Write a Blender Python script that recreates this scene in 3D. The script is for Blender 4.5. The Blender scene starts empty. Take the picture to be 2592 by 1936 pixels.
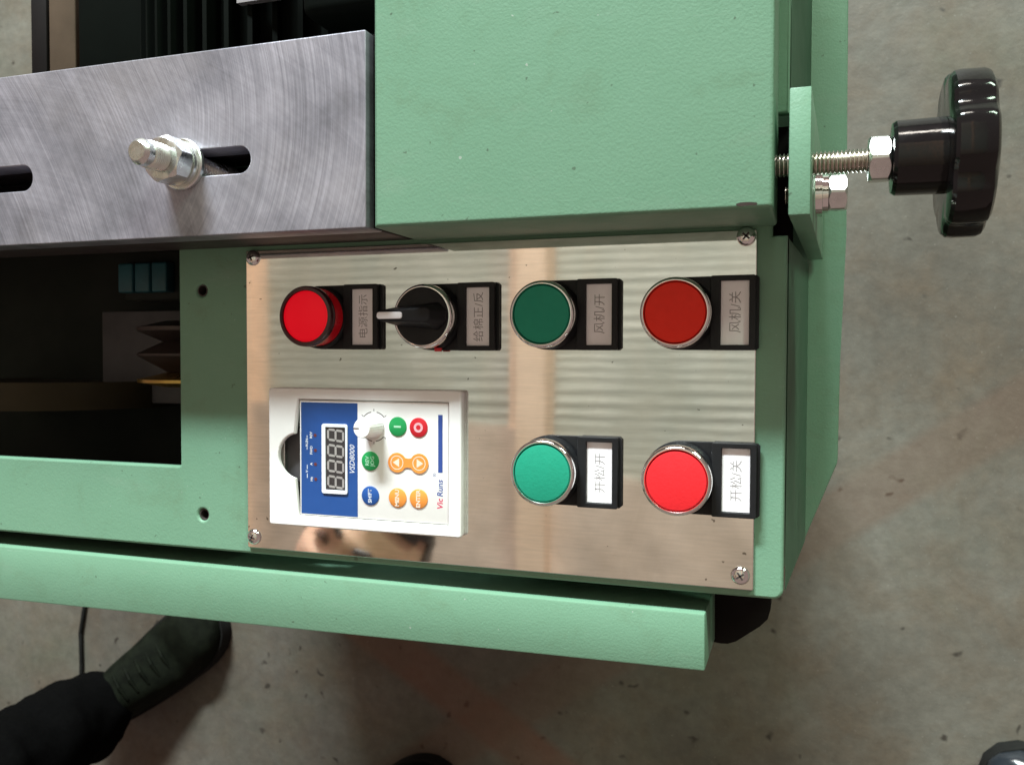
import bpy, bmesh, math, random
from mathutils import Vector, Matrix, noise

random.seed(7)
SC = bpy.context.scene
COL = SC.collection
FLOOR = 750.0                       # the control panel lies 750 mm above the floor
def V(x, y, z): return Vector((x / 1000, y / 1000, (z + FLOOR) / 1000))   # mm, z measured from the panel's face

# ------------------------------------------------------------------ camera, world, lamps, exposure
cam_d = bpy.data.cameras.new("camera")
cam = bpy.data.objects.new("camera", cam_d); COL.objects.link(cam)
cam_d.sensor_fit = 'HORIZONTAL'; cam_d.sensor_width = 4.54; cam_d.lens = 3.85     # phone camera held over the machine
cam_d.clip_start = 0.01; cam_d.clip_end = 200
right = Vector((0.94741101, 0.00261799, -0.32000863))
up = -Vector((0.01236639, -0.99951916, 0.02843463))
back = -Vector((-0.31978031, -0.03089664, -0.94698783))
cam.matrix_world = Matrix(((right.x, up.x, back.x, 0), (right.y, up.y, back.y, 0), (right.z, up.z, back.z, (350 + FLOOR) / 1000), (0, 0, 0, 1)))
cam_d.dof.use_dof = True
cam_d.dof.focus_distance = (V(-130, -20, 8) - cam.matrix_world.translation).dot(-back)
cam_d.dof.aperture_fstop = 3.0
SC.camera = cam

world = bpy.data.worlds.new("World"); SC.world = world; world.use_nodes = True
bg = world.node_tree.nodes["Background"]
bg.inputs[0].default_value = (1.0, 0.72, 0.64, 1); bg.inputs[1].default_value = 0.30   # dim warm light inside the workshop

def area_lamp(name, frm, to, w, h, watts, col):
    """an area lamp out of frame: workshop windows and the added roof uplight"""
    d = bpy.data.lights.new(name, 'AREA'); d.shape = 'RECTANGLE'; d.size = w; d.size_y = h; d.energy = watts; d.color = col
    o = bpy.data.objects.new(name, d); COL.objects.link(o); o.location = V(*frm)
    o.rotation_euler = (V(*to) - o.location).to_track_quat('-Z', 'Y').to_euler(); return o
area_lamp("window_light", (-1000, 5000, 2530), (-150, 0, 0), 1.7, .40, 690, (.88, 1.0, 1.02))
area_lamp("side_window_light", (3000, 4200, 2000), (-150, 0, 0), 1.5, .6, 175, (.74, 1.0, .76))
area_lamp("roof_uplight", (-1500, 7500, 3000), (-2300, -600, 7000), 5.0, 1.2, 560, (1.0, .92, .82))  # added uplight that brightens the mirrored roof, no actual opening

SC.view_settings.view_transform = 'Standard'; SC.view_settings.look = 'None'
SC.view_settings.exposure = 0; SC.view_settings.gamma = 1; SC.view_settings.use_curve_mapping = False
SC.cycles.use_denoising = True
SC.cycles.max_bounces = 8

# ------------------------------------------------------------------ materials
class NT:
    def __init__(s, name):
        s.m = bpy.data.materials.new(name); s.m.use_nodes = True
        s.t = s.m.node_tree; s.b = s.t.nodes["Principled BSDF"]
        s.tc = s.t.nodes.new("ShaderNodeTexCoord")
    def n(s, kind, **kw):
        nd = s.t.nodes.new("ShaderNode" + kind)
        for k, v in kw.items():
            if k in nd.inputs: nd.inputs[k].default_value = v
            else: setattr(nd, k, v)
        return nd
    def l(s, a, b): s.t.links.new(a, b)
    def map(s, scale=(1, 1, 1), loc=(0, 0, 0), rot=(0, 0, 0)):
        mp = s.n("Mapping"); mp.inputs["Scale"].default_value = scale; mp.inputs["Location"].default_value = loc; mp.inputs["Rotation"].default_value = rot
        s.l(s.tc.outputs["Object"], mp.inputs["Vector"]); return mp.outputs[0]
    def noise(s, vec, scale, detail=4, rough=.6, dist=0):
        nd = s.n("TexNoise"); nd.inputs["Scale"].default_value = scale; nd.inputs["Detail"].default_value = detail
        nd.inputs["Roughness"].default_value = rough; nd.inputs["Distortion"].default_value = dist; s.l(vec, nd.inputs["Vector"]); return nd.outputs["Fac"]
    def ramp(s, fac, stops):
        r = s.n("ValToRGB"); e = r.color_ramp.elements
        while len(e) < len(stops): e.new(.5)
        for i, (p, c) in enumerate(stops):
            e[i].position = p; e[i].color = (c, c, c, 1) if not isinstance(c, tuple) else c + (1,)
        s.l(fac, r.inputs[0]); return r.outputs[0]
    def mix(s, fac, a, b, mode='MIX'):
        m = s.n("MixRGB"); m.blend_type = mode
        for sock, v in ((m.inputs[0], fac), (m.inputs[1], a), (m.inputs[2], b)):
            if isinstance(v, tuple): sock.default_value = v + (1,)
            elif isinstance(v, (int, float)): sock.default_value = v
            else: s.l(v, sock)
        return m.outputs[0]
    def bump(s, h, strength, dist, prev=None):
        b = s.n("Bump"); b.inputs["Strength"].default_value = strength; b.inputs["Distance"].default_value = dist
        s.l(h, b.inputs["Height"])
        if prev is not None: s.l(prev, b.inputs["Normal"])
        s.l(b.outputs[0], s.b.inputs["Normal"]); return b.outputs[0]
    def set(s, col=None, rough=None, metal=None, spec=None, **kw):
        for k, v in (("Base Color", col), ("Roughness", rough), ("Metallic", metal), ("Specular IOR Level", spec)):
            if v is None: continue
            if isinstance(v, tuple): s.b.inputs[k].default_value = v + (1,)
            elif isinstance(v, (int, float)): s.b.inputs[k].default_value = v
            else: s.l(v, s.b.inputs[k])
        for k, v in kw.items(): s.b.inputs[k.replace('_', ' ')].default_value = v
        return s.m

def simple(name, col, rough=.5, metal=0., spec=.5, vary=.12, scale=120, bump=0., bscale=900, **kw):
    t = NT(name); v = t.map()
    f = t.noise(v, scale, 5)
    c = t.mix(1.0, col, t.ramp(f, [(.25, 1 - vary), (.75, 1 + vary * .4)]), 'MULTIPLY')
    t.set(c, t.ramp(t.noise(v, scale * .6, 3), [(.3, max(.02, rough - .06)), (.7, min(1, rough + .08))]), metal, spec, **kw)
    if bump: t.bump(t.noise(v, bscale, 3), bump, .0004)
    return t.m

def m_paint():
    t = NT("green_machine_paint"); v = t.map()
    f = t.noise(v, 9, 6, .65)
    c = t.mix(t.ramp(f, [(.3, 0.), (.75, 1.)]), (.148, .288, .194), (.170, .314, .218))
    g = t.noise(v, 38, 7, .72, .4)                                   # oily handling marks
    c = t.mix(t.ramp(g, [(.54, 0.), (.74, .5)]), c, (.135, .215, .138))
    du = t.noise(t.map((1, 3, 1), (2, 5, 0)), 14, 6, .7)              # dust and lint
    c = t.mix(t.ramp(du, [(.58, 0.), (.8, .30)]), c, (.26, .33, .27))
    sp = t.noise(v, 260, 2, .5)
    c = t.mix(t.ramp(sp, [(.745, 0.), (.77, .55)]), c, (.05, .06, .04))
    wc = t.noise(t.map(loc=(9, 1, 3)), 340, 2, .5)                    # pale nicks
    c = t.mix(t.ramp(wc, [(.765, 0.), (.785, .7)]), c, (.42, .46, .42))
    sr = t.noise(t.map((6, 90, 20), rot=(0, 0, .5)), 9, 3, .6)        # hair scratches
    c = t.mix(t.ramp(sr, [(.70, 0.), (.73, .22), (.76, 0.)]), c, (.36, .46, .38))
    t.set(c, t.ramp(g, [(.3, .52), (.6, .40), (.75, .30)]), 0, .38)
    b = t.bump(t.noise(v, 900, 2, .55), .20, .0005)
    t.bump(t.noise(v, 260, 2, .5), .05, .0007, b)
    return t.m

def m_panel():
    t = NT("polished_stainless_steel"); v = t.map()
    st = t.noise(t.map((12, 160, 1)), 6, 5, .6)
    sm = t.noise(t.map(), 22, 7, .68, .6)
    c = t.mix(t.ramp(sm, [(.42, 0.), (.8, .8)]), (.89, .88, .86), (.74, .70, .64))
    sp = t.noise(t.map(), 240, 2)
    c = t.mix(t.ramp(sp, [(.735, 0.), (.76, .75)]), c, (.10, .08, .06))
    c = t.mix(.22, c, t.ramp(st, [(.3, .45), (.7, 1.)]), 'MULTIPLY')
    t.set(c, t.ramp(sm, [(.35, .035), (.7, .06), (.85, .12)]), 1.0)
    t.bump(t.noise(t.map((1, 1.6, 1)), 11, 3, .5), .026, .0016)
    return t.m

def m_ground_steel():
    t = NT("ground_steel"); v = t.map()
    def rings(cx, cy, sc, w):
        mp = t.map((1, 1, 0), (-cx / 1000, -cy / 1000, 0))
        ln = t.n("VectorMath", operation='LENGTH'); t.l(mp, ln.inputs[0])
        cmb = t.n("CombineXYZ"); t.l(ln.outputs["Value"], cmb.inputs[0])
        w2 = t.n("VectorMath", operation='MULTIPLY_ADD'); t.l(v, w2.inputs[0]); w2.inputs[1].default_value = (w, w, w)
        t.l(cmb.outputs[0], w2.inputs[2])
        return t.noise(w2.outputs[0], sc, 5, .75)
    r1 = rings(-312, 98, 900, .012); r2 = rings(-600, -60, 760, .015)
    sx = t.n("SeparateXYZ"); t.l(v, sx.inputs[0])
    wob = t.n("Math", operation='MULTIPLY_ADD'); t.l(t.noise(v, 18, 3), wob.inputs[0]); wob.inputs[1].default_value = .10; t.l(sx.outputs[0], wob.inputs[2])
    mr = t.n("MapRange"); t.l(wob.outputs[0], mr.inputs[0]); mr.inputs[1].default_value = -.225; mr.inputs[2].default_value = -.165
    r1 = t.mix(mr.outputs[0], r2, r1); r2 = rings(-380, -140, 300, .03)
    mot = t.noise(v, 26, 5, .62)
    mot2 = t.noise(v, 11, 4, .6)
    fine = t.mix(.28, r1, r2)
    c = t.mix(1., (.375, .362, .425), t.ramp(fine, [(.34, .66), (.5, .94), (.64, 1.24)]), 'MULTIPLY')
    c = t.mix(1., c, t.ramp(mot, [(.3, .56), (.66, 1.18)]), 'MULTIPLY')
    c = t.mix(t.ramp(mot2, [(.5, 0.), (.8, .35)]), c, (.30, .265, .245))
    t.set(c, t.ramp(mot, [(.3, .46), (.7, .34)]), .55, .5)
    t.bump(fine, .55, .0004)
    return t.m

def m_floor():
    t = NT("worn_workshop_concrete"); v = t.map()
    big = t.noise(v, 2.6, 6, .62, .4); mid = t.noise(v, 9, 6, .65, .3); fin = t.noise(v, 60, 4, .7)
    c = t.mix(t.ramp(big, [(.32, 0.), (.7, 1.)]), (.080, .070, .057), (.178, .170, .145))
    c = t.mix(t.ramp(mid, [(.42, 0.), (.75, .75)]), c, (.115, .078, .048))
    g = t.noise(t.map(loc=(3, 7, 1)), 4.5, 5, .6, .5)
    c = t.mix(t.ramp(g, [(.5, 0.), (.78, .55)]), c, (.095, .108, .078))
    c = t.mix(1., c, t.ramp(fin, [(.3, .82), (.7, 1.10)]), 'MULTIPLY')
    # dropped oil spots
    vo = t.n("TexVoronoi"); vo.inputs["Scale"].default_value = 30; vo.inputs["Randomness"].default_value = 1
    wv = t.n("VectorMath", operation='ADD'); nz = t.n("TexNoise"); nz.inputs["Scale"].default_value = 40
    t.l(v, nz.inputs["Vector"]); sc = t.n("VectorMath", operation='SCALE'); sc.inputs["Scale"].default_value = .035
    t.l(nz.outputs["Color"], sc.inputs[0]); t.l(v, wv.inputs[0]); t.l(sc.outputs[0], wv.inputs[1]); t.l(wv.outputs[0], vo.inputs["Vector"])
    spot = t.ramp(vo.outputs["Distance"], [(.05, .9), (.16, 0.)])
    pick = t.ramp(t.n("SeparateColor").outputs[0], [(.30, 0.), (.34, 1.)])
    sep = [n for n in t.t.nodes if n.bl_idname == "ShaderNodeSeparateColor"][0]; t.l(vo.outputs["Color"], sep.inputs[0])
    f = t.mix(1., spot, pick, 'MULTIPLY')
    c = t.mix(f, c, (.030, .025, .020))
    gr = t.noise(v, 330, 2, .6); c = t.mix(t.ramp(gr, [(.67, 0.), (.73, .4)]), c, (.06, .052, .042)); c = t.mix(t.ramp(t.noise(t.map(loc=(4, 4, 0)), 300, 2, .6), [(.68, 0.), (.74, .5)]), c, (.26, .25, .22))
    # worn red lines painted on the floor
    def band(px, py, dx, dy, half, a0, a1):
        L = math.hypot(dx, dy); nx, ny = -dy / L, dx / L
        d = t.n("VectorMath", operation='DOT_PRODUCT'); t.l(v, d.inputs[0]); d.inputs[1].default_value = (nx, ny, 0)
        s = t.n("Math", operation='SUBTRACT'); t.l(d.outputs["Value"], s.inputs[0]); s.inputs[1].default_value = (px * nx + py * ny)
        a = t.n("Math", operation='ABSOLUTE'); t.l(s.outputs[0], a.inputs[0])
        k = t.n("Math", operation='DIVIDE'); t.l(a.outputs[0], k.inputs[0]); k.inputs[1].default_value = half * 2
        m = t.ramp(k.outputs[0], [(.40, 1.), (.62, 0.)])
        return t.mix(1., m, t.ramp(mid, [(.3, a1), (.62, a0)]), 'MULTIPLY')
    c = t.mix(band(-.545, -.414, .222, -.133, .030, .25, .60), c, (.165, .064, .036))
    c = t.mix(band(-.374, -.481, .146, .103, .03, .15, .45), c, (.14, .07, .042))
    t.set(c, t.ramp(mid, [(.3, .42), (.7, .68)]), 0, .4)
    b = t.bump(fin, .3, .002); t.bump(mid, .2, .006, b)
    return t.m

def m_knob():
    t = NT("glossy_black_bakelite"); v = t.map()
    t.set((.006, .0055, .006), t.ramp(t.noise(v, 160, 4), [(.3, .07), (.7, .14)]), 0, .42)
    t.bump(t.noise(v, 420, 2), .12, .0003)
    return t.m

def m_roof():
    t = NT("roof_sheet_paint"); v = t.map()
    c = t.mix(t.ramp(t.noise(v, 1.4, 5), [(.3, 0.), (.7, 1.)]), (.46, .47, .41), (.64, .62, .55))
    c = t.mix(t.ramp(t.noise(t.map((1, .2, 1)), 3.5, 5), [(.5, 0.), (.8, .5)]), c, (.60, .52, .42))
    t.set(c, .6, 0, .3); return t.m

M = dict(
    paint=m_paint(), panel=m_panel(), steel=m_ground_steel(), floor=m_floor(), bakelite=m_knob(), roof=m_roof(),
    beam=simple("peach_beam_paint", (.95, .70, .53), .6, vary=.12, scale=3),
    board=simple("tan_ceiling_board", (.80, .63, .52), .65, vary=.34, scale=2.6),
    chrome=simple("chrome", (.86, .85, .84), .07, 1, vary=.06, scale=200),
    zinc=simple("zinc_plated_steel", (.80, .82, .80), .28, 1, vary=.15, scale=260, bump=.1),
    rodsteel=simple("bright_steel", (.70, .66, .60), .2, 1, vary=.2, scale=300),
    darksteel=simple("dark_oiled_steel", (.06, .045, .045), .5, .2, vary=.3, scale=60),
    black=simple("matt_black_plastic", (.010, .010, .012), .5, spec=.28, vary=.2, scale=200, bump=.12),
    blackdeep=simple("black_gusset_and_gap_shade", (.007, .005, .005), .7, spec=.12, vary=.2),  # also fills gaps and slots with painted-in shade
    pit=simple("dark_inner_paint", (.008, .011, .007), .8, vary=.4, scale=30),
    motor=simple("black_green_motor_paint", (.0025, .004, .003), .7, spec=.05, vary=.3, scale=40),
    red=simple("shaded_row_red_plastic", (.92, .034, .018), .5, spec=.2, vary=.05, scale=300, bump=.25),  # upper-row copy of the red, colour raised to offset the shade there
    redlit=simple("lit_row_red_plastic", (.80, .022, .030), .5, spec=.25, vary=.05, scale=300, bump=.25),  # lower-row copy of the same red plastic, coloured for direct light
    green=simple("green_button_plastic", (.016, .300, .190), .5, spec=.25, vary=.06, scale=300, bump=.25),
    lens=simple("red_lens_plastic", (.75, .004, .012), .35, spec=.2, vary=.10, scale=90, Emission_Color=(1, .004, .02, 1), Emission_Strength=.38),
    lensdark=simple("smoky_lens_rim", (.05, .012, .016), .22, vary=.2),
    lensside=simple("deep_red_lens_wall", (.34, .006, .012), .25, vary=.2, Emission_Color=(1, .004, .015, 1), Emission_Strength=.06),
    paper=simple("label_card", (.90, .86, .89), .65, vary=.05, scale=150),
    ink=simple("grey_label_ink", (.30, .27, .28), .8, vary=.1),
    white=simple("white_abs_plastic", (.88, .86, .85), .42, vary=.04, scale=80, bump=.1),
    whiteink=simple("white_print", (.78, .80, .85), .6, vary=.03),
    pointer=simple("white_pointer_plastic", (.80, .76, .78), .4, vary=.05),
    blue=simple("blue_faceplate", (.016, .075, .285), .4, vary=.06, scale=200),
    kgreen=simple("green_key", (.012, .33, .09), .4, vary=.05),
    kred=simple("red_key", (.66, .014, .028), .4, vary=.05),
    korange=simple("orange_key", (.86, .30, .055), .45, vary=.05),
    kblue=simple("blue_key", (.016, .085, .33), .4, vary=.05),
    peachink=simple("pale_key_print", (.90, .68, .56), .6, vary=.02),
    greenink=simple("pale_green_key_print", (.42, .74, .52), .6, vary=.02),
    pinkink=simple("pink_key_print", (.85, .45, .50), .6, vary=.02),
    redink=simple("red_logo_print", (.60, .05, .12), .6, vary=.02),
    blueink=simple("blue_logo_print", (.03, .07, .30), .6, vary=.02),
    darkink=simple("dark_print", (.10, .075, .08), .7, vary=.05),
    glass=simple("display_window", (.045, .04, .042), .25, vary=.1),
    segment=simple("unlit_segment", (.36, .33, .32), .5, vary=.05),
    led=simple("unlit_indicator", (.14, .035, .035), .35, vary=.1),
    rust=simple("tan_primer", (.075, .052, .036), .8, spec=.1, vary=.3, scale=30),
    brass=simple("brass", (.55, .36, .10), .3, .9, vary=.25, scale=120),
    pulley=simple("dark_cast_iron", (.045, .030, .026), .5, .3, vary=.3),
    greymetal=simple("grey_inner_plate", (.30, .28, .29), .5, .1, vary=.25, scale=40),
    plate_and_recess=simple("inner_plate_and_recess_shade", (.085, .078, .084), .6, vary=.35, scale=45),  # inner plate grey; also puts shade into the keypad's finger recess
    teal=simple("teal_plastic", (.02, .10, .125), .5, vary=.3, scale=60),
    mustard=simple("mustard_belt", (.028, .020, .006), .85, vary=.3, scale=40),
    skin=simple("skin", (.95, .56, .40), .5, vary=.12, scale=40, Subsurface_Weight=.1),
    hair=simple("black_hair", (.020, .017, .020), .45, vary=.3, scale=300, bump=.5),
    eyew=simple("eye", (.09, .05, .045), .2, vary=.1),
    cloth_dark=simple("black_trouser_cloth", (.003, .003, .003), .95, spec=.02, vary=.3, scale=200, bump=.4, bscale=1500),
    jacket=simple("grey_jacket_cloth", (.11, .10, .09), .9, vary=.2, scale=100, bump=.4, bscale=1500),
    shoe=simple("worn_black_shoe_leather", (.006, .008, .0045), .75, spec=.08, vary=.7, scale=60, bump=.5, bscale=300),
    sole=simple("dark_rubber", (.014, .014, .013), .85, spec=.15, vary=.3),
    shiny_shoe=simple("polished_dark_leather", (.020, .024, .030), .2, vary=.3, scale=60),
)

# ------------------------------------------------------------------ mesh helpers (all sizes in mm, relative to the thing's origin)
def empty(name, loc=(0, 0, 0), label=None, cat=None, group=None, kind=None):
    o = bpy.data.objects.new(name, None); o.empty_display_size = .01; COL.objects.link(o); o.location = V(*loc)
    tag(o, label, cat, group, kind); return o
def tag(o, label=None, cat=None, group=None, kind=None):
    for k, v in (("label", label), ("category", cat), ("group", group), ("kind", kind)):
        if v: o[k] = v
    return o
def finish(name, me, mat, parent=None, loc=(0, 0, 0), smooth=None):
    o = bpy.data.objects.new(name, me); COL.objects.link(o)
    me.materials.clear(); me.materials.append(M[mat] if isinstance(mat, str) else mat)
    if smooth is not None:
        for p in me.polygons: p.use_smooth = True
        try: me.set_sharp_from_angle(angle=math.radians(smooth))
        except Exception: pass
    if parent is not None:
        o.parent = parent; o.location = Vector(loc) / 1000
    else: o.location = V(*loc)
    return o
def from_bm(name, bm, mat, parent=None, loc=(0, 0, 0), smooth=None):
    bmesh.ops.recalc_face_normals(bm, faces=bm.faces[:])
    me = bpy.data.meshes.new(name); bm.to_mesh(me); bm.free()
    me.transform(Matrix.Scale(.001, 4)); return finish(name, me, mat, parent, loc, smooth)
def bm_box(bm, x0, x1, y0, y1, z0, z1):
    vs = [bm.verts.new(p) for p in ((x0,y0,z0),(x1,y0,z0),(x1,y1,z0),(x0,y1,z0),(x0,y0,z1),(x1,y0,z1),(x1,y1,z1),(x0,y1,z1))]
    for f in ((0,3,2,1),(4,5,6,7),(0,1,5,4),(1,2,6,5),(2,3,7,6),(3,0,4,7)): bm.faces.new([vs[i] for i in f])
    return vs
def box(name, x0, x1, y0, y1, z0, z1, mat, parent=None, bev=0, seg=3, loc=(0, 0, 0)):
    bm = bmesh.new(); bm_box(bm, x0, x1, y0, y1, z0, z1)
    if bev: bmesh.ops.bevel(bm, geom=bm.edges[:], offset=bev, segments=seg, profile=.5, affect='EDGES')
    return from_bm(name, bm, mat, parent, loc, 35 if bev else None)
def bm_prism(bm, pts, z0, z1, top=None):
    a = [bm.verts.new((x, y, z0)) for x, y in pts]; b = [bm.verts.new((x, y, z1)) for x, y in (top or pts)]
    n = len(pts); bm.faces.new(a[::-1]); bm.faces.new(b)
    for i in range(n): bm.faces.new((a[i], a[(i+1) % n], b[(i+1) % n], b[i]))
def prism(name, pts, z0, z1, mat, parent=None, bev=0, top=None, loc=(0, 0, 0), smooth=35):
    bm = bmesh.new(); bm_prism(bm, pts, z0, z1, top)
    if bev: bmesh.ops.bevel(bm, geom=bm.edges[:], offset=bev, segments=2, profile=.5, affect='EDGES')
    return from_bm(name, bm, mat, parent, loc, smooth)
def lathe(name, prof, mat, parent=None, seg=48, axis='Z', loc=(0, 0, 0), smooth=35, mod=None):
    """prof: (radius, height) pairs; a closed solid of revolution; mod(angle, r, h) -> r"""
    bm = bmesh.new(); rings = []
    for r, h in prof:
        if r < 1e-6: rings.append([bm.verts.new(_ax(0, 0, h, axis))]); continue
        ring = []
        for i in range(seg):
            a = 2 * math.pi * i / seg; rr = mod(a, r, h) if mod else r
            ring.append(bm.verts.new(_ax(rr * math.cos(a), rr * math.sin(a), h, axis)))
        rings.append(ring)
    for A, B in zip(rings, rings[1:]):
        if len(A) == 1 and len(B) == 1: continue
        for i in range(seg):
            j = (i + 1) % seg
            if len(A) == 1: bm.faces.new((A[0], B[i], B[j]))
            elif len(B) == 1: bm.faces.new((A[i], A[j], B[0]))
            else: bm.faces.new((A[i], A[j], B[j], B[i]))
    for R_ in (rings[0], rings[-1]):
        if len(R_) > 2: bm.faces.new(R_)
    return from_bm(name, bm, mat, parent, loc, smooth)
def ring_lathe(name, prof, mat, parent=None, seg=64, loc=(0, 0, 0), smooth=40):
    """prof is a closed loop of (r, z): a ring with a hole"""
    bm = bmesh.new(); n = len(prof)
    R_ = [[bm.verts.new((r * math.cos(2*math.pi*i/seg), r * math.sin(2*math.pi*i/seg), z)) for i in range(seg)] for r, z in prof]
    for k in range(n):
        A, B = R_[k], R_[(k+1) % n]
        for i in range(seg):
            j = (i+1) % seg; bm.faces.new((A[i], A[j], B[j], B[i]))
    return from_bm(name, bm, mat, parent, loc, smooth)
def _ax(x, y, h, axis): return (x, y, h) if axis == 'Z' else ((h, x, y) if axis == 'X' else (x, h, y))
def rrect(x0, x1, y0, y1, r, n=6):
    if r <= 0: return [(x0, y0), (x1, y0), (x1, y1), (x0, y1)]
    out = []
    for cx, cy, a0 in ((x1-r, y0+r, -90), (x1-r, y1-r, 0), (x0+r, y1-r, 90), (x0+r, y0+r, 180)):
        for k in range(n+1):
            a = math.radians(a0 + 90*k/n); out.append((cx + r*math.cos(a), cy + r*math.sin(a)))
    return out
def circ(cx, cy, r, n=32): return [(cx + r*math.cos(2*math.pi*i/n), cy + r*math.sin(2*math.pi*i/n)) for i in range(n)]
def plate(name, outline, holes, z0, z1, mat, parent=None, bev=0., loc=(0, 0, 0)):
    """flat plate with real openings"""
    cu = bpy.data.curves.new(name, 'CURVE'); cu.dimensions = '2D'; cu.fill_mode = 'BOTH'
    for loop in [outline] + list(holes):
        sp = cu.splines.new('POLY'); sp.points.add(len(loop) - 1); sp.use_cyclic_u = True
        for p, (x, y) in zip(sp.points, loop): p.co = (x, y, 0, 1)
    cu.extrude = (z1 - z0) / 2 - bev; cu.bevel_depth = bev; cu.bevel_resolution = 2; cu.offset = -bev
    tmp = bpy.data.objects.new(name, cu); COL.objects.link(tmp)
    dg = bpy.context.evaluated_depsgraph_get()
    me = bpy.data.meshes.new_from_object(tmp.evaluated_get(dg))
    bpy.data.objects.remove(tmp); bpy.data.curves.remove(cu)
    me.name = name
    me.transform(Matrix.Scale(.001, 4) @ Matrix.Translation((0, 0, (z0 + z1) / 2)))
    return finish(name, me, mat, parent, loc, 30)
def text(name, s, size, x, y, z, mat, parent, shear=0., spacing=1., bold=0., rot=90, xs=1.):
    """flat print: reads towards +Y, tops of the letters towards -X; centred on x, y"""
    cu = bpy.data.curves.new(name, 'FONT'); cu.body = s; cu.size = size; cu.shear = shear; cu.space_character = spacing
    cu.align_x = 'CENTER'; cu.align_y = 'CENTER'; cu.resolution_u = 2; cu.offset = bold
    tmp = bpy.data.objects.new(name, cu); COL.objects.link(tmp)
    dg = bpy.context.evaluated_depsgraph_get()
    me = bpy.data.meshes.new_from_object(tmp.evaluated_get(dg))
    bpy.data.objects.remove(tmp); bpy.data.curves.remove(cu); me.name = name
    me.transform(Matrix.Scale(.001, 4) @ Matrix.Translation((x, y, z)) @ Matrix.Rotation(math.radians(rot), 4, 'Z') @ Matrix.Diagonal((xs, 1, 1, 1)))
    return finish(name, me, mat, parent)
def sweep(bm, pts, radii, seg=14):
    """closed tapered tube with round ends along points"""
    P = [Vector(p) for p in pts]
    for k in range(len(P) - 1):
        a, b, ra, rb = P[k], P[k+1], radii[k], radii[k+1]
        d = (b - a); L = d.length
        if L < 1e-6: continue
        q = d.to_track_quat('Z', 'Y'); rings = []
        prof = [(-ra, 0)] if 0 else []
        for i in range(5):
            t = -90 + 90 * i / 4; prof.append((ra * math.sin(math.radians(t)), ra * math.cos(math.radians(t))))
        for i in range(5):
            t = 90 * i / 4; prof.append((L + rb * math.sin(math.radians(t)), rb * math.cos(math.radians(t))))
        for h, r in prof:
            if r < 1e-4: rings.append([bm.verts.new(a + q @ Vector((0, 0, h)))]); continue
            rings.append([bm.verts.new(a + q @ Vector((r*math.cos(2*math.pi*i/seg), r*math.sin(2*math.pi*i/seg), h))) for i in range(seg)])
        for A, B in zip(rings, rings[1:]):
            for i in range(seg):
                j = (i+1) % seg
                if len(A) == 1: bm.faces.new((A[0], B[j], B[i]))
                elif len(B) == 1: bm.faces.new((A[i], A[j], B[0]))
                else: bm.faces.new((A[i], A[j], B[j], B[i]))
def fuse(o, voxel, smooth=6):
    """melt overlapping volumes into one continuous skin"""
    r = o.modifiers.new("r", 'REMESH'); r.mode = 'VOXEL'; r.voxel_size = voxel / 1000
    s = o.modifiers.new("s", 'SMOOTH'); s.iterations = smooth; s.factor = .5
    dg = bpy.context.evaluated_depsgraph_get()
    me = bpy.data.meshes.new_from_object(o.evaluated_get(dg)); o.modifiers.clear()
    old = o.data; me.name = old.name; mats = list(old.materials); o.data = me; bpy.data.meshes.remove(old)
    me.materials.clear(); me.materials.append(mats[0])
    for p in me.polygons: p.use_smooth = True
    return o

# ------------------------------------------------------------------ setting: floor and the roof mirrored in the panel
def ground(name, x0, x1, y0, y1, z, mat):
    bm = bmesh.new(); vs = [bm.verts.new(p) for p in ((x0,y0,0),(x1,y0,0),(x1,y1,0),(x0,y1,0))]; bm.faces.new(vs)
    return from_bm(name, bm, mat, None, (0, 0, z))
tag(ground("floor", -15000, 15000, -15000, 15000, -FLOOR, "floor"), "grey stained concrete workshop floor with oil spots", "floor", kind="structure")

H = 7000
def make_roof():
    bm = bmesh.new(); x0, x1 = -9000, 3500; pitch = 95; y0, y1 = -5200, 4600
    ny = int((y1 - y0) / (pitch / 6)); prev = None
    for i in range(ny + 1):
        y = y0 + (y1 - y0) * i / ny; z = 9 * math.sin(2 * math.pi * y / pitch + 3.0 * noise.noise(Vector((y / 420, 0, 0)))) * (1 + 1.1 * noise.noise(Vector((y / 300, 3, 0))))
        row = [bm.verts.new((x0, y, z)), bm.verts.new((x1, y, z))]
        if prev: bm.faces.new((prev[0], row[0], row[1], prev[1]))
        prev = row
    r = from_bm("roof", bm, "roof", None, (0, 0, H), 60)
    tag(r, "grey corrugated workshop roof mirrored in the steel panel", "roof", kind="structure")
    for xa, xb in ((-2490, -2080), (-5700, -5000), (700, 1100)):
        bm = bmesh.new(); bm_box(bm, xa, xb, y0 + 50, y1 - 50, -60, -24); bm_box(bm, (xa+xb)/2 - 60, (xa+xb)/2 + 200, y0 + 60, y1 - 60, -300, -61)
        from_bm("beam", bm, "beam", r, (0, 0, 0))
    bm = bmesh.new(); bm_prism(bm, [(-8600, -250), (-2500, -620), (-1500, -1020), (3000, -1900), (3000, -5000), (-8600, -5000)], -120, -70)
    from_bm("ceiling_board", bm, "board", r)
    return r
make_roof()

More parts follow.
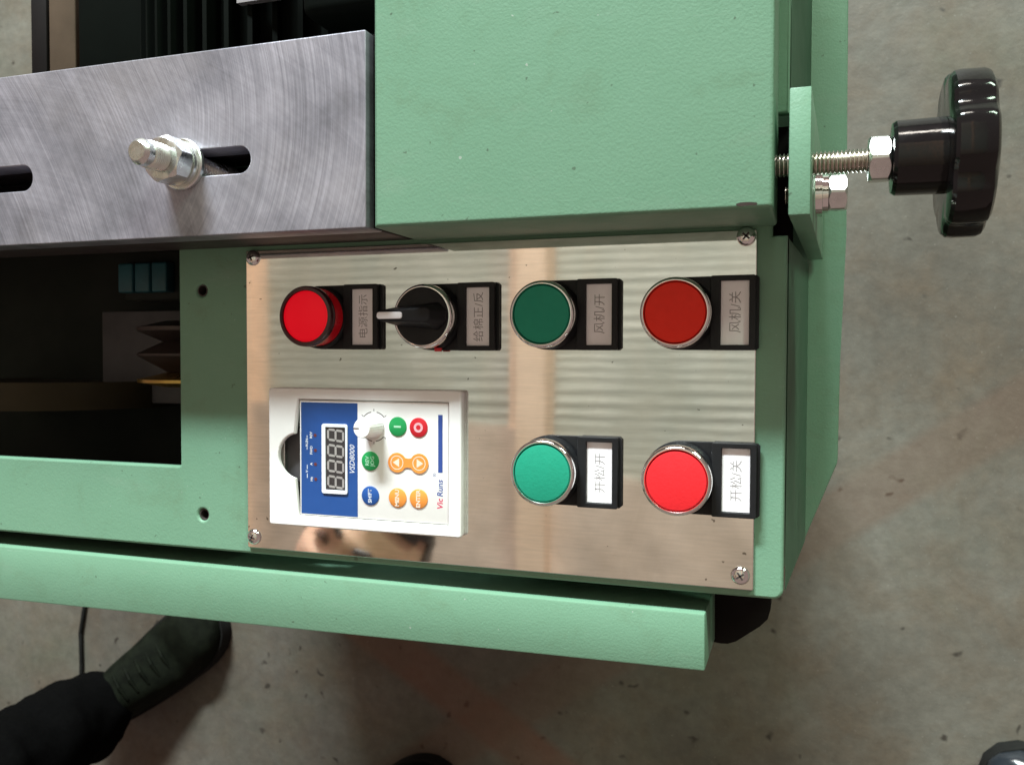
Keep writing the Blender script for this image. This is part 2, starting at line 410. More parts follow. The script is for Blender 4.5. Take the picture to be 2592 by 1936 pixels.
# ------------------------------------------------------------------ the machine
mach = empty("machine_base", (0, 0, -FLOOR), "green painted machine base carrying the control panel", "machine")
mo = (0, 0, FLOOR)     # parts keep panel coordinates
opening = rrect(-640, -291, -54.7, 62, 1.0, 2)
plate("top_frame", [(-700, -95)] + rrect(-300, -7, -95, 20, 4, 5)[:7] + [(-7, 46.5), (-12.5, 46.5), (-12.5, 93), (-7, 93), (-7, 190), (-170, 190), (-170, 100), (-700, 100)], [opening, circ(-277.5, 31.1, 2.9, 20), circ(-277.8, -78, 2.9, 20), rrect(-231, -142, -75.5, -17.5, 1, 2)], -6.5, -1.6, "paint", mach, 1.2, mo)
bm = bmesh.new()
a = [(-6.6, 46, -8), (-6.6, -93, -8), (1.0, -93, -112), (1.0, 46, -112)]
f = bm.faces.new([bm.verts.new(p) for p in a]); bmesh.ops.solidify(bm, geom=[f], thickness=2)
from_bm("side_wall", bm, "paint", mach, mo)
bm = bmesh.new()
f = bm.faces.new([bm.verts.new(p) for p in ((-6.6, 190, -8), (-6.6, 94, -8), (1.0, 94, -112), (1.0, 190, -112))]); bmesh.ops.solidify(bm, geom=[f], thickness=2)
from_bm("side_wall", bm, "paint", mach, mo)
prism("bottom_flange", [(-700, 96), (-150, 96), (-150, 320), (17, 320), (18.5, 60), (16.5, 0), (16.0, -53), (-3.5, -104), (-9, -108), (-700, -108)], -124, -113, "paint", mach, 1.5, loc=mo)
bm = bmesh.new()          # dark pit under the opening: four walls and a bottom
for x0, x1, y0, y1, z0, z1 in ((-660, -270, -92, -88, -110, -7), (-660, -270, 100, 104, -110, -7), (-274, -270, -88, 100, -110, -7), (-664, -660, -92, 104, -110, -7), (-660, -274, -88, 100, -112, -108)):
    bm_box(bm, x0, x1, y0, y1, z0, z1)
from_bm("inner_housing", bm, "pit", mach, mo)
for y in (31.1, -78):       # tapped holes
    ring_lathe("tapped_hole", [(2.85, -2.4), (2.85, -12), (2.3, -12), (2.3, -2.4)], "darksteel", mach, 24, (-277.6, y, FLOOR))
bm = bmesh.new()          # the pressed guide bar along the near edge, tapering slightly
pts = [(-700, -102.6), (-36.8, -103.1), (-36.6, -126.2), (-700, -135.6)]
bm_prism(bm, pts, -52, -1.0); bmesh.ops.bevel(bm, geom=bm.edges[:], offset=.9, segments=2, profile=.5, affect='EDGES')
from_bm("guide_bar", bm, "paint", mach, mo, 35)
bm = bmesh.new()
bm_prism(bm, [(-120, -80), (-12.5, -88), (-13.0, -110), (-14.2, -114.4), (-17.5, -118), (-27.5, -125.6), (-31, -127), (-34, -127.2), (-46, -126), (-120, -110)], -60, -41)
from_bm("corner_gusset", bm, "blackdeep", mach, mo)
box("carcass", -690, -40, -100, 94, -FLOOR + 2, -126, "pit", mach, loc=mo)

box("gap_shade_block", -150, -6.7, 47, 93, -112, -22, "blackdeep", mach, loc=mo)  # black block standing in for deep shade in the gap beside the bracket
cover = empty("cover_box", (0, 0, -1.6), "large green sheet metal cover box above the row of buttons", "cover")
bm = bmesh.new(); bm_box(bm, -161.5, -11, 50.3, 420, 0, 43.6)
bmesh.ops.bevel(bm, geom=[e for e in bm.edges if all(v.co.z > 40 for v in e.verts) or all(v.co.x > -12 and v.co.y < 60 for v in e.verts)], offset=1.6, segments=4, profile=.5, affect='EDGES')
from_bm("cover_shell", bm, "paint", cover, (0, 0, 0), 35)
bm = bmesh.new()             # paint knocked off the corner
n = 9; pts = []
for i in range(n):
    a = 2*math.pi*i/n; pts.append((-20 + (3.2 + 2.2*random.random()) * math.cos(a), 51.9 + (0.5 + .4*random.random()) * math.sin(a)))
bm_prism(bm, pts, 43.45, 43.62)
from_bm("bare_chip", bm, "pulley", cover)
box("gap_shade_strip", -165.1, -161.7, 51, 128, 2, 37, "blackdeep", cover)  # black strip standing in for shade between the steel plate and the box

# ------------------------------------------------------------------ slotted steel plate with its stud
pl = empty("slotted_plate", (0, 0, -1.6), "thick ground steel plate with slots and swirling grinding marks", "steel plate")
slot2 = rrect(-262, -218.4, 75.4, 86.6, 5.55, 8); slot1 = rrect(-430, -335.4, 74.8, 86.4, 5.55, 8)
plate("plate", rrect(-560, -165, 50.3, 127.6, .6, 2), [slot2, slot1], 29.6, 43.6, "steel", pl, .5)
plate("support_block", rrect(-560, -166, 51.0, 126.5, .4, 1), [rrect(-264, -216, 73, 89, 4), rrect(-432, -333, 72.5, 88.5, 4)], 0.3, 29.2, "darksteel", pl, .3)

box("slot_shade_sheet", -445, -210, 72.7, 88.3, .35, 1.2, "blackdeep", pl)  # black sheet added under the slots to make them look shaded
def hexpts(af, rot=0): return [(af / math.sqrt(3) * math.cos(math.radians(60*i + rot)), af / math.sqrt(3) * math.sin(math.radians(60*i + rot))) for i in range(6)]
def hexnut(name, af, h, hole, mat, parent, loc, rot=0, axis='Z'):
    """chamfered hexagon nut"""
    bm = bmesh.new(); seg = 48; R = af / math.sqrt(3)
    def rad(a):
        t = (math.degrees(a) - rot + 30) % 60 - 30
        return (af / 2) / math.cos(math.radians(((math.degrees(a) - rot) % 60) - 30))
    def hz(a):
        return (rad(a) - af / 2) / (R - af / 2) * h * .16
    rings = [[], [], [], []]
    for i in range(seg):
        a = 2*math.pi*i/seg; c, s = math.cos(a), math.sin(a)
        rings[0].append(bm.verts.new(_ax(af*.47*c, af*.47*s, 0, axis))); rings[1].append(bm.verts.new(_ax(rad(a)*c, rad(a)*s, hz(a) + .02*h, axis)))
        rings[2].append(bm.verts.new(_ax(rad(a)*c, rad(a)*s, h - hz(a) - .02*h, axis))); rings[3].append(bm.verts.new(_ax(af*.47*c, af*.47*s, h, axis)))
    if hole:
        for k, z in ((0, h), (1, 0)):
            rings.append([bm.verts.new(_ax(hole*math.cos(2*math.pi*i/seg), hole*math.sin(2*math.pi*i/seg), z, axis)) for i in range(seg)])
        rings.append(rings[0])
    else:
        bm.faces.new(rings[0]); bm.faces.new(rings[3])
    for A, B in zip(rings, rings[1:]):
        for i in range(seg):
            j = (i+1) % seg; bm.faces.new((A[i], A[j], B[j], B[i]))
    return from_bm(name, bm, mat, parent, loc, 25)
def threaded(name, r, z0, z1, pitch, mat, parent, loc=(0, 0, 0), axis='Z', tip=0):
    prof = [(0, z0)]; z = z0
    while z < z1 - tip - pitch:
        prof += [(r - .62*pitch, z), (r, z + pitch*.42), (r, z + pitch*.58)]; z += pitch
    prof += [(r - .62*pitch, z)]
    if tip: prof += [(r - .35*pitch, z1 - tip), (r - .4*pitch, z1 - tip*.4), (r - .4*pitch - .9, z1 - .4), (r - .4*pitch - 1.5, z1)]
    prof += [(0, prof[-1][1])]
    return lathe(name, prof, mat, parent, 32, axis, loc, 30)
st = empty("stud_bolt", (-252.0, 80.7, 42), "zinc plated stud with nut and washers standing in the plate's slot", "bolt")
ring_lathe("flat_washer", [(6.0, 0.1), (10.9, 0.1), (10.9, 1.7), (10.5, 2.1), (6.0, 2.1)], "zinc", st)
ring_lathe("spring_washer", [(6.0, 2.2), (9.6, 2.2), (9.6, 4.6), (6.0, 4.6)], "zinc", st)
hexnut("nut", 17.6, 9.2, 5.4, "zinc", st, (0, 0, 4.7), rot=12)
threaded("stud", 5.7, -32, 27.5, 1.0, "zinc", st, tip=4.5)

# ------------------------------------------------------------------ stainless control panel with four screws
pan = empty("control_panel", (-134.5, -21.4, -1.5), "polished stainless steel control panel screwed to the green frame", "control panel")
plate("panel_sheet", rrect(-251.1 + 134.5, -18.2 + 134.5, -91.7 + 21.4, 49.0 + 21.4, .8, 3), [rrect(-230.5 + 134.5, -143 + 134.5, -75 + 21.4, -18 + 21.4, 1)], 0, 1.5, "panel", pan, .35)
def cross_screw(x, y, rot):
    s = lathe("screw", [(3.6, .05), (3.7, .5), (3.2, 1.35), (2.2, 1.95), (1.05, 2.2), (0, 2.25)], "chrome", pan, 36, loc=(x + 134.5, y + 21.4, 1.5), smooth=50)
    bm = bmesh.new()
    for k in (0, 90):
        c = math.cos(math.radians(rot + k)); q = math.sin(math.radians(rot + k))
        vs = bm_box(bm, -1.7, 1.7, -.36, .36, 1.2, 2.34)
        for v in vs: v.co = Vector((v.co.x*c - v.co.y*q, v.co.x*q + v.co.y*c, v.co.z))
    from_bm("recess", bm, "darksteel", s)
for x, y, r in ((-247.0, 45.7, 20), (-22.3, 46.4, 50), (-247.4, -86.3, 70), (-23.2, -86.0, 35)): cross_screw(x, y, r)

# ------------------------------------------------------------------ push buttons, lamp and selector
def legend_plate(parent, s, spots):
    lp = plate("legend_plate", [(14.4*math.cos(math.radians(b)), 14.4*math.sin(math.radians(b))) for b in range(90, 271, 9)] + [(29.8, -14.5), (30.8, -13.6), (30.8, 13.6), (29.8, 14.5)], [], 0.05, 1.8, "black", parent, .3)
    plate("legend_holder", rrect(12.6, 29.6, -14.5, 14.5, .8, 3), [rrect(16.4, 27.2, -12.5, 12.5, .3, 2)], 1.82, 4.4, "black", lp, .25)
    box("label_card", 16.5, 27.1, -12.4, 12.4, 1.85, 2.9, "paper", lp)
    text("lettering", s, 5.0, 22.2, spots, 2.93, "ink", lp, bold=-.02)
def bezel(parent):
    lathe("collar", [(14.3, 1.85), (14.3, 3.6), (13.6, 4.6), (13.2, 6.0), (0, 6.0)], "black", parent, 64)
    ring_lathe("bezel", [(11.85, 6.05), (13.3, 6.05), (13.75, 7.2), (13.75, 11.2), (13.45, 12.3), (12.9, 12.85), (12.35, 12.9), (12.0, 12.5)], "chrome", parent, 96)
def push_button(x, y, mat, s, sp, label):
    t = empty("push_button", (x, y, 0), label, "push button", "round push buttons on the steel panel")
    legend_plate(t, s, sp); bezel(t)
    lathe("button_cap", [(11.7, 6.1), (11.7, 12.0), (11.45, 12.45), (10.9, 12.6), (0, 12.7)], mat, t, 64)
    return t
push_button(-101.6, 16.8, "green", "风机/开", 0.3, "dark green push button in the upper row, right of the selector switch")
push_button(-47.9, 16.8, "red", "风机/关", 0.3, "dark red push button in the upper row, at the panel's corner screw")
push_button(-101.1, -47.7, "green", "开松/开", -.2, "bright green push button in the lower row beside the white keypad")
push_button(-46.9, -48.3, "redlit", "开松/关", -.2, "bright red push button in the lower row at the far end of the panel")

t = empty("pilot_light", (-209.4, 17.1, 0), "red pilot light with smoky rim, first in the upper row", "pilot light")
legend_plate(t, "电源指示", .2)
lathe("collar", [(14.2, 1.85), (14.2, 3.8), (13.4, 5.0), (0, 5.0)], "black", t, 64)
lathe("lens_wall", [(12.9, 5.05), (12.9, 11.2), (12.6, 11.6), (0, 11.6)], "lensside", t, 64)
ring_lathe("lens_rim", [(11.4, 11.65), (13.0, 11.65), (13.5, 13.0), (13.4, 15.0), (12.9, 15.7), (11.5, 15.9), (11.3, 15.4)], "lensdark", t, 72)
lathe("lens_face", [(11.25, 11.7), (11.25, 15.0), (10.8, 15.3), (0, 15.35)], "lens", t, 64)

t = empty("selector_switch", (-154.3, 16.6, 0), "black rotary selector switch with white pointer between lamp and green button", "selector switch")
legend_plate(t, "给棉正/反", 0.0)
lathe("collar", [(14.3, 1.85), (14.3, 3.6), (13.6, 4.6), (13.2, 6.0), (0, 6.0)], "black", t, 64)
ring_lathe("bezel", [(11.85, 6.05), (13.3, 6.05), (13.75, 7.2), (13.75, 11.2), (13.45, 12.3), (12.9, 12.85), (12.35, 12.9), (12.0, 12.5)], "chrome", t, 96)
lathe("dial", [(12.2, 6.1), (12.2, 13.0), (11.7, 13.4), (0, 13.4)], "black", t, 64)
bm = bmesh.new()
bm_prism(bm, [(-11.6, -4.0), (8, -6.0), (11.8, -2.2), (11.8, 2.2), (8, 6.0), (-11.6, 4.0)], 13.45, 23.0, [(-15.4, -2.1), (6.5, -3.2), (8.0, -2), (8.0, 2), (6.5, 3.2), (-15.4, 2.1)])
bmesh.ops.bevel(bm, geom=bm.edges[:], offset=.7, segments=3, profile=.5, affect='EDGES')
h = from_bm("handle", bm, "black", t, smooth=40)
prism("pointer", rrect(-15.9, -4.2, -1.45, 1.45, 1.1, 4), 19.5, 23.5, "pointer", h, .3)
box("red_mark", 2.5, 5.5, -14.9, -13.4, 4.0, 5.2, "kred", t)

# ------------------------------------------------------------------ white inverter keypad
kp = empty("inverter_keypad", (0, 0, -3.5), "white inverter keypad with blue display band, knob and round keys", "keypad"); kp.scale = (1.0102, 1.0102, 1)
x0, x1, y0, y1 = -218.0, -144.2, -73.0, -20.0
inner = [(x1, y0), (x1, y1), (x0, y1)] + [(x0 - 10.6*math.cos(math.radians(b)), -46.0 + 10.4*math.sin(math.radians(b))) for b in [80 - 10*i for i in range(17)]] + [(x0, y0)]
plate("housing", rrect(-233.6, -138.2, -78.0, -15.0, 1.4, 5), [inner], 5.4, 8.0, "white", kp, .7)
plate("skirt", rrect(-233.2, -138.6, -77.6, -15.4, 1.2, 5), [rrect(-231.2, -142.5, -75.6, -17.4, .6, 2)], 3.55, 5.38, "white", kp, .1)
box("finger_recess", -230.8, -217.4, -58.5, -33.5, -2.0, 1.2, "plate_and_recess", kp)  # dark floor colour stands in for shade in the white keypad's recess
fp = box("faceplate", x0 + .35, x1 - .35, y0 + .35, y1 - .35, .2, 7.2, "white", kp, .3, 2)
fz = 7.2
bl = box("blue_band", -216.9, -188.1, -72.0, -21.3, fz + .003, fz + .08, "blue", kp)
dw = plate("display_frame", rrect(-206.0, -192.9, -62.2, -30.8, 1.1, 4), [rrect(-204.0, -194.0, -60.5, -32.3, .2, 2)], fz + .1, fz + .8, "whiteink", kp, .15)
box("display_window", -204.05, -193.95, -60.55, -32.25, fz + .09, fz + .35, "glass", dw)
def digit(cy):
    bm = bmesh.new(); hh, ww, w = 7.6, 4.6, 1.0; z = fz + .36
    def seg(ax, ay, bx, by):
        d = Vector((bx-ax, by-ay)); L = d.length; d /= L; nrm = Vector((-d.y, d.x)); g = .16; A = Vector((ax, ay)) + d*g; B = Vector((bx, by)) - d*g
        q = [A, A + d*w/2 + nrm*w/2, B - d*w/2 + nrm*w/2, B, B - d*w/2 - nrm*w/2, A + d*w/2 - nrm*w/2]
        def tr(p):     # letter space (u right, v up) -> panel: u -> +Y, v -> -X, leaning a little
            u, v = p.x + .10*p.y, p.y
            return (-199.0 - v, cy + u)
        bm_prism(bm, [tr(p) for p in q], z, z + .05)
    u, v = ww/2, hh/2
    for s in ((-u, v, u, v), (-u, 0, u, 0), (-u, -v, u, -v), (-u, 0, -u, v), (u, 0, u, v), (-u, -v, -u, 0), (u, -v, u, 0)): seg(*s)
    from_bm("digit", bm, "segment", dw)
for cy in (-56.9, -49.9, -42.9, -35.9): digit(cy)
for x, y, s in ((-209.6, -36.2, "REV"), (-209.5, -43.0, "FWD"), (-209.5, -49.3, "A"), (-209.4, -56.1, "Hz")):
    lathe("indicator", [(.75, 0), (.75, .12), (0, .14)], "led", bl, 20, loc=(x, y, fz + .09))
    text("lettering", s, 1.75, x - 2.1, y, fz + .1, "whiteink", bl, bold=.03)
for y, s, yy in ((-39.6, "RUN", 3.2), (-52.7, "V", 3.0)):
    text("lettering", s, 1.75, -213.9, y, fz + .1, "whiteink", bl, bold=.03)
    w = 2.0 if s == "RUN" else 1.0
    for sg in (-1, 1): box("bracket_line", -213.95, -213.65, min(y + sg*w, y + sg*yy), max(y + sg*w, y + sg*yy), fz + .085, fz + .1, "whiteink", bl)
text("lettering", "VSD8000", 3.6, -190.7, -46.6, fz + .1, "whiteink", bl, shear=.3, bold=.02, xs=.95)
# potentiometer knob
kn = lathe("knob", [(5.0, .1), (5.0, 1.0), (4.6, 1.6), (4.2, 10.9), (3.8, 11.5), (0, 11.6)], "white", kp, 96, loc=(-180.0, -31.4, fz), smooth=30, mod=lambda a, r, h: r * (1 - (.035 if (.9 < h < 11.2 and r > 3.9) else 0) * (.5 + .5*math.cos(24*a))))
box("index_line", -4.0, -1.2, -.22, .22, 11.62, 11.66, "darkink", kn)
bm = bmesh.new()
for a0, a1 in ((40, 78), (102, 140), (220, 262), (278, 318)):
    k = 8
    for i in range(k):
        A, B = math.radians(a0 + (a1-a0)*i/k), math.radians(a0 + (a1-a0)*(i+1)/k)
        bm_prism(bm, [(6.3*math.cos(A), 6.3*math.sin(A)), (6.7*math.cos(A), 6.7*math.sin(A)), (6.7*math.cos(B), 6.7*math.sin(B)), (6.3*math.cos(B), 6.3*math.sin(B))], .005, .03)
for a in (40, 140, 220, 318, 90, 270):
    A = math.radians(a); c, s = math.cos(A), math.sin(A)
    bm_prism(bm, [(6.8*c - .2*s, 6.8*s + .2*c), (6.8*c + .2*s, 6.8*s - .2*c), (7.9*c + .1*s, 7.9*s - .1*c), (7.9*c - .1*s, 7.9*s + .1*c)], .005, .03)
from_bm("dial_scale", bm, "darkink", kp, (-180.0, -31.4, fz))
def key(x, y, mat, r=4.25): return lathe("key", [(r, .02), (r, .35), (r - .25, .5), (0, .56)], mat, kp, 48, loc=(x, y, fz), smooth=40)
k = key(-168.3, -31.1, "kgreen"); box("run_mark", -1.7, 1.7, -.42, .42, .57, .6, "greenink", k)
k = key(-158.3, -31.2, "kred"); ring_lathe("stop_mark", [(1.1, .57), (2.15, .56), (2.15, .6), (1.1, .6)], "pinkink", k, 40)
k = key(-181.7, -46.7, "kgreen"); text("lettering", "REV", 2.5, -1.25, 0, .6, "greenink", k, bold=.05); text("lettering", "JOG", 2.5, 1.25, 0, .6, "greenink", k, bold=.05)
k = key(-181.7, -62.1, "kblue"); text("lettering", "SHIFT", 2.5, 0, 0, .6, "whiteink", k, bold=.03)
k = key(-168.4, -62.3, "korange"); text("lettering", "MENU", 2.7, 0, 0, .6, "peachink", k, bold=.08)
k = key(-158.3, -62.2, "korange"); text("lettering", "ENTER", 2.6, 0, 0, .6, "peachink", k, bold=.08)
dog = []
for i in range(33):
    a = math.radians(32 + 296*i/32); dog.append((-5.3 + 4.3*math.cos(a), 4.3*math.sin(a)))
dog2 = [(-x, y) for x, y in dog][::-1]
outl = dog + [(-.9, -2.05), (0, -1.95), (.9, -2.05)] + [(-x, -y) for x, y in dog] + [(.9, 2.05), (0, 1.95), (-.9, 2.05)]
k = prism("arrow_key", outl, .02, .5, "korange", kp, loc=(-163.3, -46.8, fz))
for sx in (-1, 1):
    ring_lathe("key_ring", [(2.75, .51), (3.1, .51), (3.1, .54), (2.75, .54)], "peachink", k, 40, loc=(sx*5.3, 0, 0))
    prism("arrow", [(sx*(5.3 + 2.0), 0), (sx*(5.3 - 1.1), 1.9), (sx*(5.3 - 1.1), -1.9)][::sx], .51, .55, "peachink", k)
box("blue_stripe", -149.2, -147.1, -50.4, -25.5, fz + .004, fz + .06, "blueink", kp)
text("lettering", "Vic", 3.7, -148.2, -64.0, fz + .02, "redink", kp, bold=.09, shear=.15)
text("lettering", "Runs", 3.7, -148.2, -57.2, fz + .02, "blueink", kp, bold=.07, shear=.15)
text("lettering", "®", 2.2, -150.8, -51.5, fz + .02, "blueink", kp)

# ------------------------------------------------------------------ adjusting knob at the end
bk = empty("bracket_plate", (0, 0, -40), "upright green bracket plate holding the black knob's threaded rod", "bracket")
prism("bracket_body", [(0.6, 48), (7.6, 48), (7.6, 92), (0.6, 92)], -70, 78, "paint", bk, .5, top=[(-6.2, 48), (0.9, 48), (0.9, 91), (-6.2, 91)])
KY, KZ = 68.6, 20
knb = empty("adjusting_knob", (0, KY, KZ), "glossy black star knob on a threaded rod, sticking out past the bracket", "knob")
threaded("threaded_rod", 4.2, -13, 27, 1.38, "rodsteel", knb, axis='X')
hexnut("lock_nut", 14.8, 7.2, 4.0, "zinc", knb, (19.9, 0, 0), rot=33.4, axis='X')
lathe("knob_hub", [(9, 27.3), (11.8, 27.4), (12.7, 28.6), (12.9, 43.9), (8, 44.0)], "bakelite", knb, 64, 'X', smooth=35)
def lobes(a, r, h):
    if r < 20: return r
    c = math.cos(7 * (a + .25)); return r - 1.9 * (max(0, -c) ** 1.5) - .15*(1 - c)
lathe("knob_head", [(0, 44.05), (12, 44.05), (24.5, 43.4), (26.6, 43.9), (27.7, 45.0), (28.0, 47), (27.9, 54.0), (27.2, 55.6), (25.4, 56.6), (18, 58.0), (8, 58.7), (0, 58.8)], "bakelite", knb, 168, 'X', smooth=30, mod=lobes)
hb = empty("hex_bolt", (-2.8, 63.4, -12), "short bright hex bolt with washers just under the knob's threaded rod", "bolt")
lathe("washer", [(0, 5.2), (8.8, 5.2), (8.8, 8.2), (0, 8.2)], "chrome", hb, 40, 'X')
lathe("spring_washer", [(0, 8.3), (7.6, 8.3), (7.6, 10.4), (0, 10.4)], "chrome", hb, 40, 'X')
hexnut("bolt_head", 13.2, 6.8, 0, "zinc", hb, (10.5, 0, 0), rot=33.4, axis='X')
threaded("shank", 3.6, -6, 6.6, 1.2, "rodsteel", hb, axis='X')

# ------------------------------------------------------------------ dark things behind and inside the machine
mt = empty("electric_motor", (-300, 250, -130), "dark finned electric motor behind the slotted steel plate", "motor")
lathe("motor_body", [(0, -118), (78, -118), (84, -110), (84, 150), (0, 150)], "motor", mt, 64, 'Y')
for i in range(27):
    a = math.radians(-10 + 200 * i / 26)
    bm = bmesh.new(); vs = bm_box(bm, 83, 96, -1.3, 1.3, -96, 140)
    for v in vs: v.co = Vector((v.co.x*math.cos(a) - v.co.y*math.sin(a), v.co.z, v.co.x*math.sin(a) + v.co.y*math.cos(a)))
    from_bm("cooling_fin", bm, "motor", mt)
box("rating_plate", 20, 44, -69, -49, 92, 96, "greymetal", mt)
dk = box("black_gap_bar", 0, 12, 0, 60, 0, 690, "blackdeep", None, .8, 2, (-446, 160, -FLOOR)); tag(dk, "narrow black bar filling the dark gap left of the tan post", "post")  # black bar standing in for a dark gap
mcv = box("motor_gap_block", 0, 76, 0, 160, 0, 694, "motor", None, 3, 2, (-406.8, 157, -FLOOR)); tag(mcv, "black block added to darken the space between the tan post and the motor", "cover")  # added block, hides the lit side of the tan post in darkness
tp = empty("tan_post", (-432, 158, -FLOOR), "tan primed steel post between the black bar and the motor", "post")
box("web", 0, 20, 2, 62, 0, 690, "rust", tp, .8); box("edge_strip", 20.2, 24.5, 0, 70, 0, 686, "rust", tp, .8)
cb = box("terminal_box", 0, 46, 0, 120, 0, 70, "motor", None, 5, 3, (-215, 150, -60)); tag(cb, "dark box in the shadow between motor and green cover", "box")
py = empty("grooved_pulley", (-312, 0, -44), "dark grooved pulley with a brass rim inside the frame opening", "pulley")
lathe("pulley_body", [(0, -9.5), (17, -9.5), (19, -8), (32, -.6), (32, .6), (19, 7), (32, 12.6), (32, 14.6), (18, 18), (0, 18)], "pulley", py, 56, 'Y', smooth=25)
lathe("brass_rim", [(0, -17), (20, -17), (32, -14.6), (32, -13), (18, -9.6), (0, -9.6)], "brass", py, 56, 'Y', smooth=25)
gp = box("mounting_plate", 0, 138, 0, 56, 0, 8, "plate_and_recess", None, .8, 2, (-414, -29.5, -88)); tag(gp, "grey metal plate behind the pulley in the opening", "plate")
tb = empty("terminal_block", (-383, 32, -62), "small teal plastic terminal block at the dark opening's upper corner", "terminal block")
box("block_base", 0, 60, 0, 28, -30, -4, "pit", tb, .8)
for i in range(3): box("terminal", 2 + i*12, 12.5 + i*12, 4, 21, -3.9, 4, "teal", tb, 1.2)
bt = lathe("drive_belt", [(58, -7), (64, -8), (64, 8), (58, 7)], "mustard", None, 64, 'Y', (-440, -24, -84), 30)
tag(bt, "dull mustard belt deep in the left of the opening", "belt")
cd = None
bm = bmesh.new(); sweep(bm, [(0, 0, 4), (3, 60, 4), (2, 110, 4), (12, 160, 4), (30, 260, 4), (20, 420, 4)], [3.2]*6, 8)
cd = from_bm("floor_cable", bm, "sole", None, (-1108, -560, -FLOOR), 60); tag(cd, "thin dark cable on the floor near the black shoe", "cable")

# ------------------------------------------------------------------ person leaning over the machine
fw = Vector((.78, .63, 0)); lf = Vector((-.63, .78, 0))
pe = empty("person", (-850, -640, -FLOOR), "person in black trousers and dark shoes leaning over the machine, face mirrored in the panel", "person")
O = Vector((-850, -640, -FLOOR))
def loc(p): return Vector(p) - O
anL, anR = Vector((-1010, -538, -668)), Vector((-630, -712, -668))
knL, knR = Vector((-985, -575, -300)), Vector((-705, -700, -300))
hpL, hpR = Vector((-960, -660, 70)), Vector((-800, -770, 70))
pel = (hpL + hpR) / 2 + Vector((0, 0, 40)); chest = Vector((-745, -585, 370)); neckb = Vector((-668, -455, 520))
shL = neckb + lf*175 + Vector((-20, -25, -40)); shR = neckb - lf*175 + Vector((-20, -25, -40))
elL = shL + Vector((-60, -40, -270)); elR = shR + Vector((-50, -60, -270)); wrL = elL + Vector((30, 20, -235)); wrR = elR + Vector((40, -10, -235))
eye = Vector((-553, -225, 560))
u_ = Vector((.60, .72, .30)).normalized(); f_ = Vector((.20, .24, -.95)); f_ = (f_ - u_*f_.dot(u_)).normalized(); r_ = f_.cross(u_).normalized()
hc = eye + r_*31 - f_*82 + u_*4
def HP(r, f, u): return hc + r_*r + f_*f + u_*u
def head_mesh(bm):
    n_u, n_v = 48, 40; rows = []
    for j in range(n_v + 1):
        th = math.pi * j / n_v; row = []
        for i in range(n_u):
            ph = 2*math.pi*i/n_u
            x, y, z = math.sin(th)*math.sin(ph), math.sin(th)*math.cos(ph), math.cos(th)
            X, Y, Z = 74*x, 94*y, 112*z
            if Z < -20: X *= 1 - .28*min(1, (-20 - Z)/90); 
            if Z < -10 and y < 0: Y *= .72 + .28*max(0, 1 - (-10 - Z)/60)
            if y > .2:
                fr = (y - .2)/.8
                def g(cx, cz, sx, sz): return math.exp(-((X-cx)/sx)**2 - ((Z-cz)/sz)**2)
                Y += 24*g(0, -34, 10, 13)*fr + 14*g(0, -14, 7, 20)*fr + 7*g(0, -66, 22, 8)*fr + 5*g(0, -95, 18, 12)*fr
                Y -= 13*(g(31, 2, 19, 11) + g(-31, 2, 19, 11))*fr
                Y += 6*(g(28, 22, 24, 8) + g(-28, 22, 24, 8))*fr + 4*(g(40, -25, 18, 16) + g(-40, -25, 18, 16))*fr - 3*g(0, -58, 20, 3)*fr
            row.append(bm.verts.new(loc(HP(X, Y, Z))))
            if j in (0, n_v): break
        rows.append(row)
    for A, B in zip(rows, rows[1:]):
        for i in range(n_u):
            k = (i+1) % n_u
            if len(A) == 1: bm.faces.new((A[0], B[i], B[k]))
            elif len(B) == 1: bm.faces.new((A[i], A[k], B[0]))
            else: bm.faces.new((A[i], A[k], B[k], B[i]))
def hand(bm, w, d, side):
    d = d.normalized(); lat = Vector((d.y, -d.x, 0)).normalized() * side
    pts = [loc(w), loc(w + d*55), loc(w + d*90)]; sweep(bm, pts, [24, 30, 27])
    for q, (o, L) in enumerate(((-27, 62), (-9, 74), (9, 70), (27, 54))):
        b = w + d*100 + lat*o; sweep(bm, [loc(b), loc(b + d*L*.45 + fw*6), loc(b + d*L*.8 + fw*18), loc(b + d*L + fw*28)], [9, 8.5, 8, 7], 10)
    b = w + d*35 - lat*26; sweep(bm, [loc(b), loc(b - lat*22 + d*30), loc(b - lat*24 + d*58)], [11, 9.5, 8], 10)
bm = bmesh.new()
sweep(bm, [loc(neckb), loc(HP(0, -38, -70)), loc(HP(0, -25, -20))], [62, 55, 50])
sweep(bm, [loc(pel), loc(chest), loc(neckb)], [118, 122, 80])
for A in ((shL, elL, wrL), (shR, elR, wrR)): sweep(bm, [loc(chest + (A[0]-chest)*.5), loc(A[0]), loc(A[1]), loc(A[2])], [70, 52, 40, 27])
for A in ((hpL, knL, anL), (hpR, knR, anR)): sweep(bm, [loc(pel), loc(A[0]), loc(A[1]), loc(A[2])], [80, 78, 52, 36])
hand(bm, wrL, wrL - elL, 1); hand(bm, wrR, wrR - elR, -1)
head_mesh(bm)
for s in (-1, 1): sweep(bm, [loc(HP(s*70, -10, 8)), loc(HP(s*80, -18, 0)), loc(HP(s*72, -12, -22))], [9, 10, 8], 10)
fuse(from_bm("body", bm, "skin", pe), 4.5, 4)
bm = bmesh.new()
sweep(bm, [loc(pel), loc((pel+chest)/2 + fw*8), loc(chest), loc(neckb - (neckb-chest)*.22)], [142, 146, 146, 108])
for s in (shL, shR): sweep(bm, [loc(chest + (s-chest)*.4), loc(s)], [110, 74])
for A in ((shL, elL, wrL), (shR, elR, wrR)): sweep(bm, [loc(A[0]), loc(A[1]), loc(A[1] + (A[2]-A[1])*.9)], [74, 60, 46])
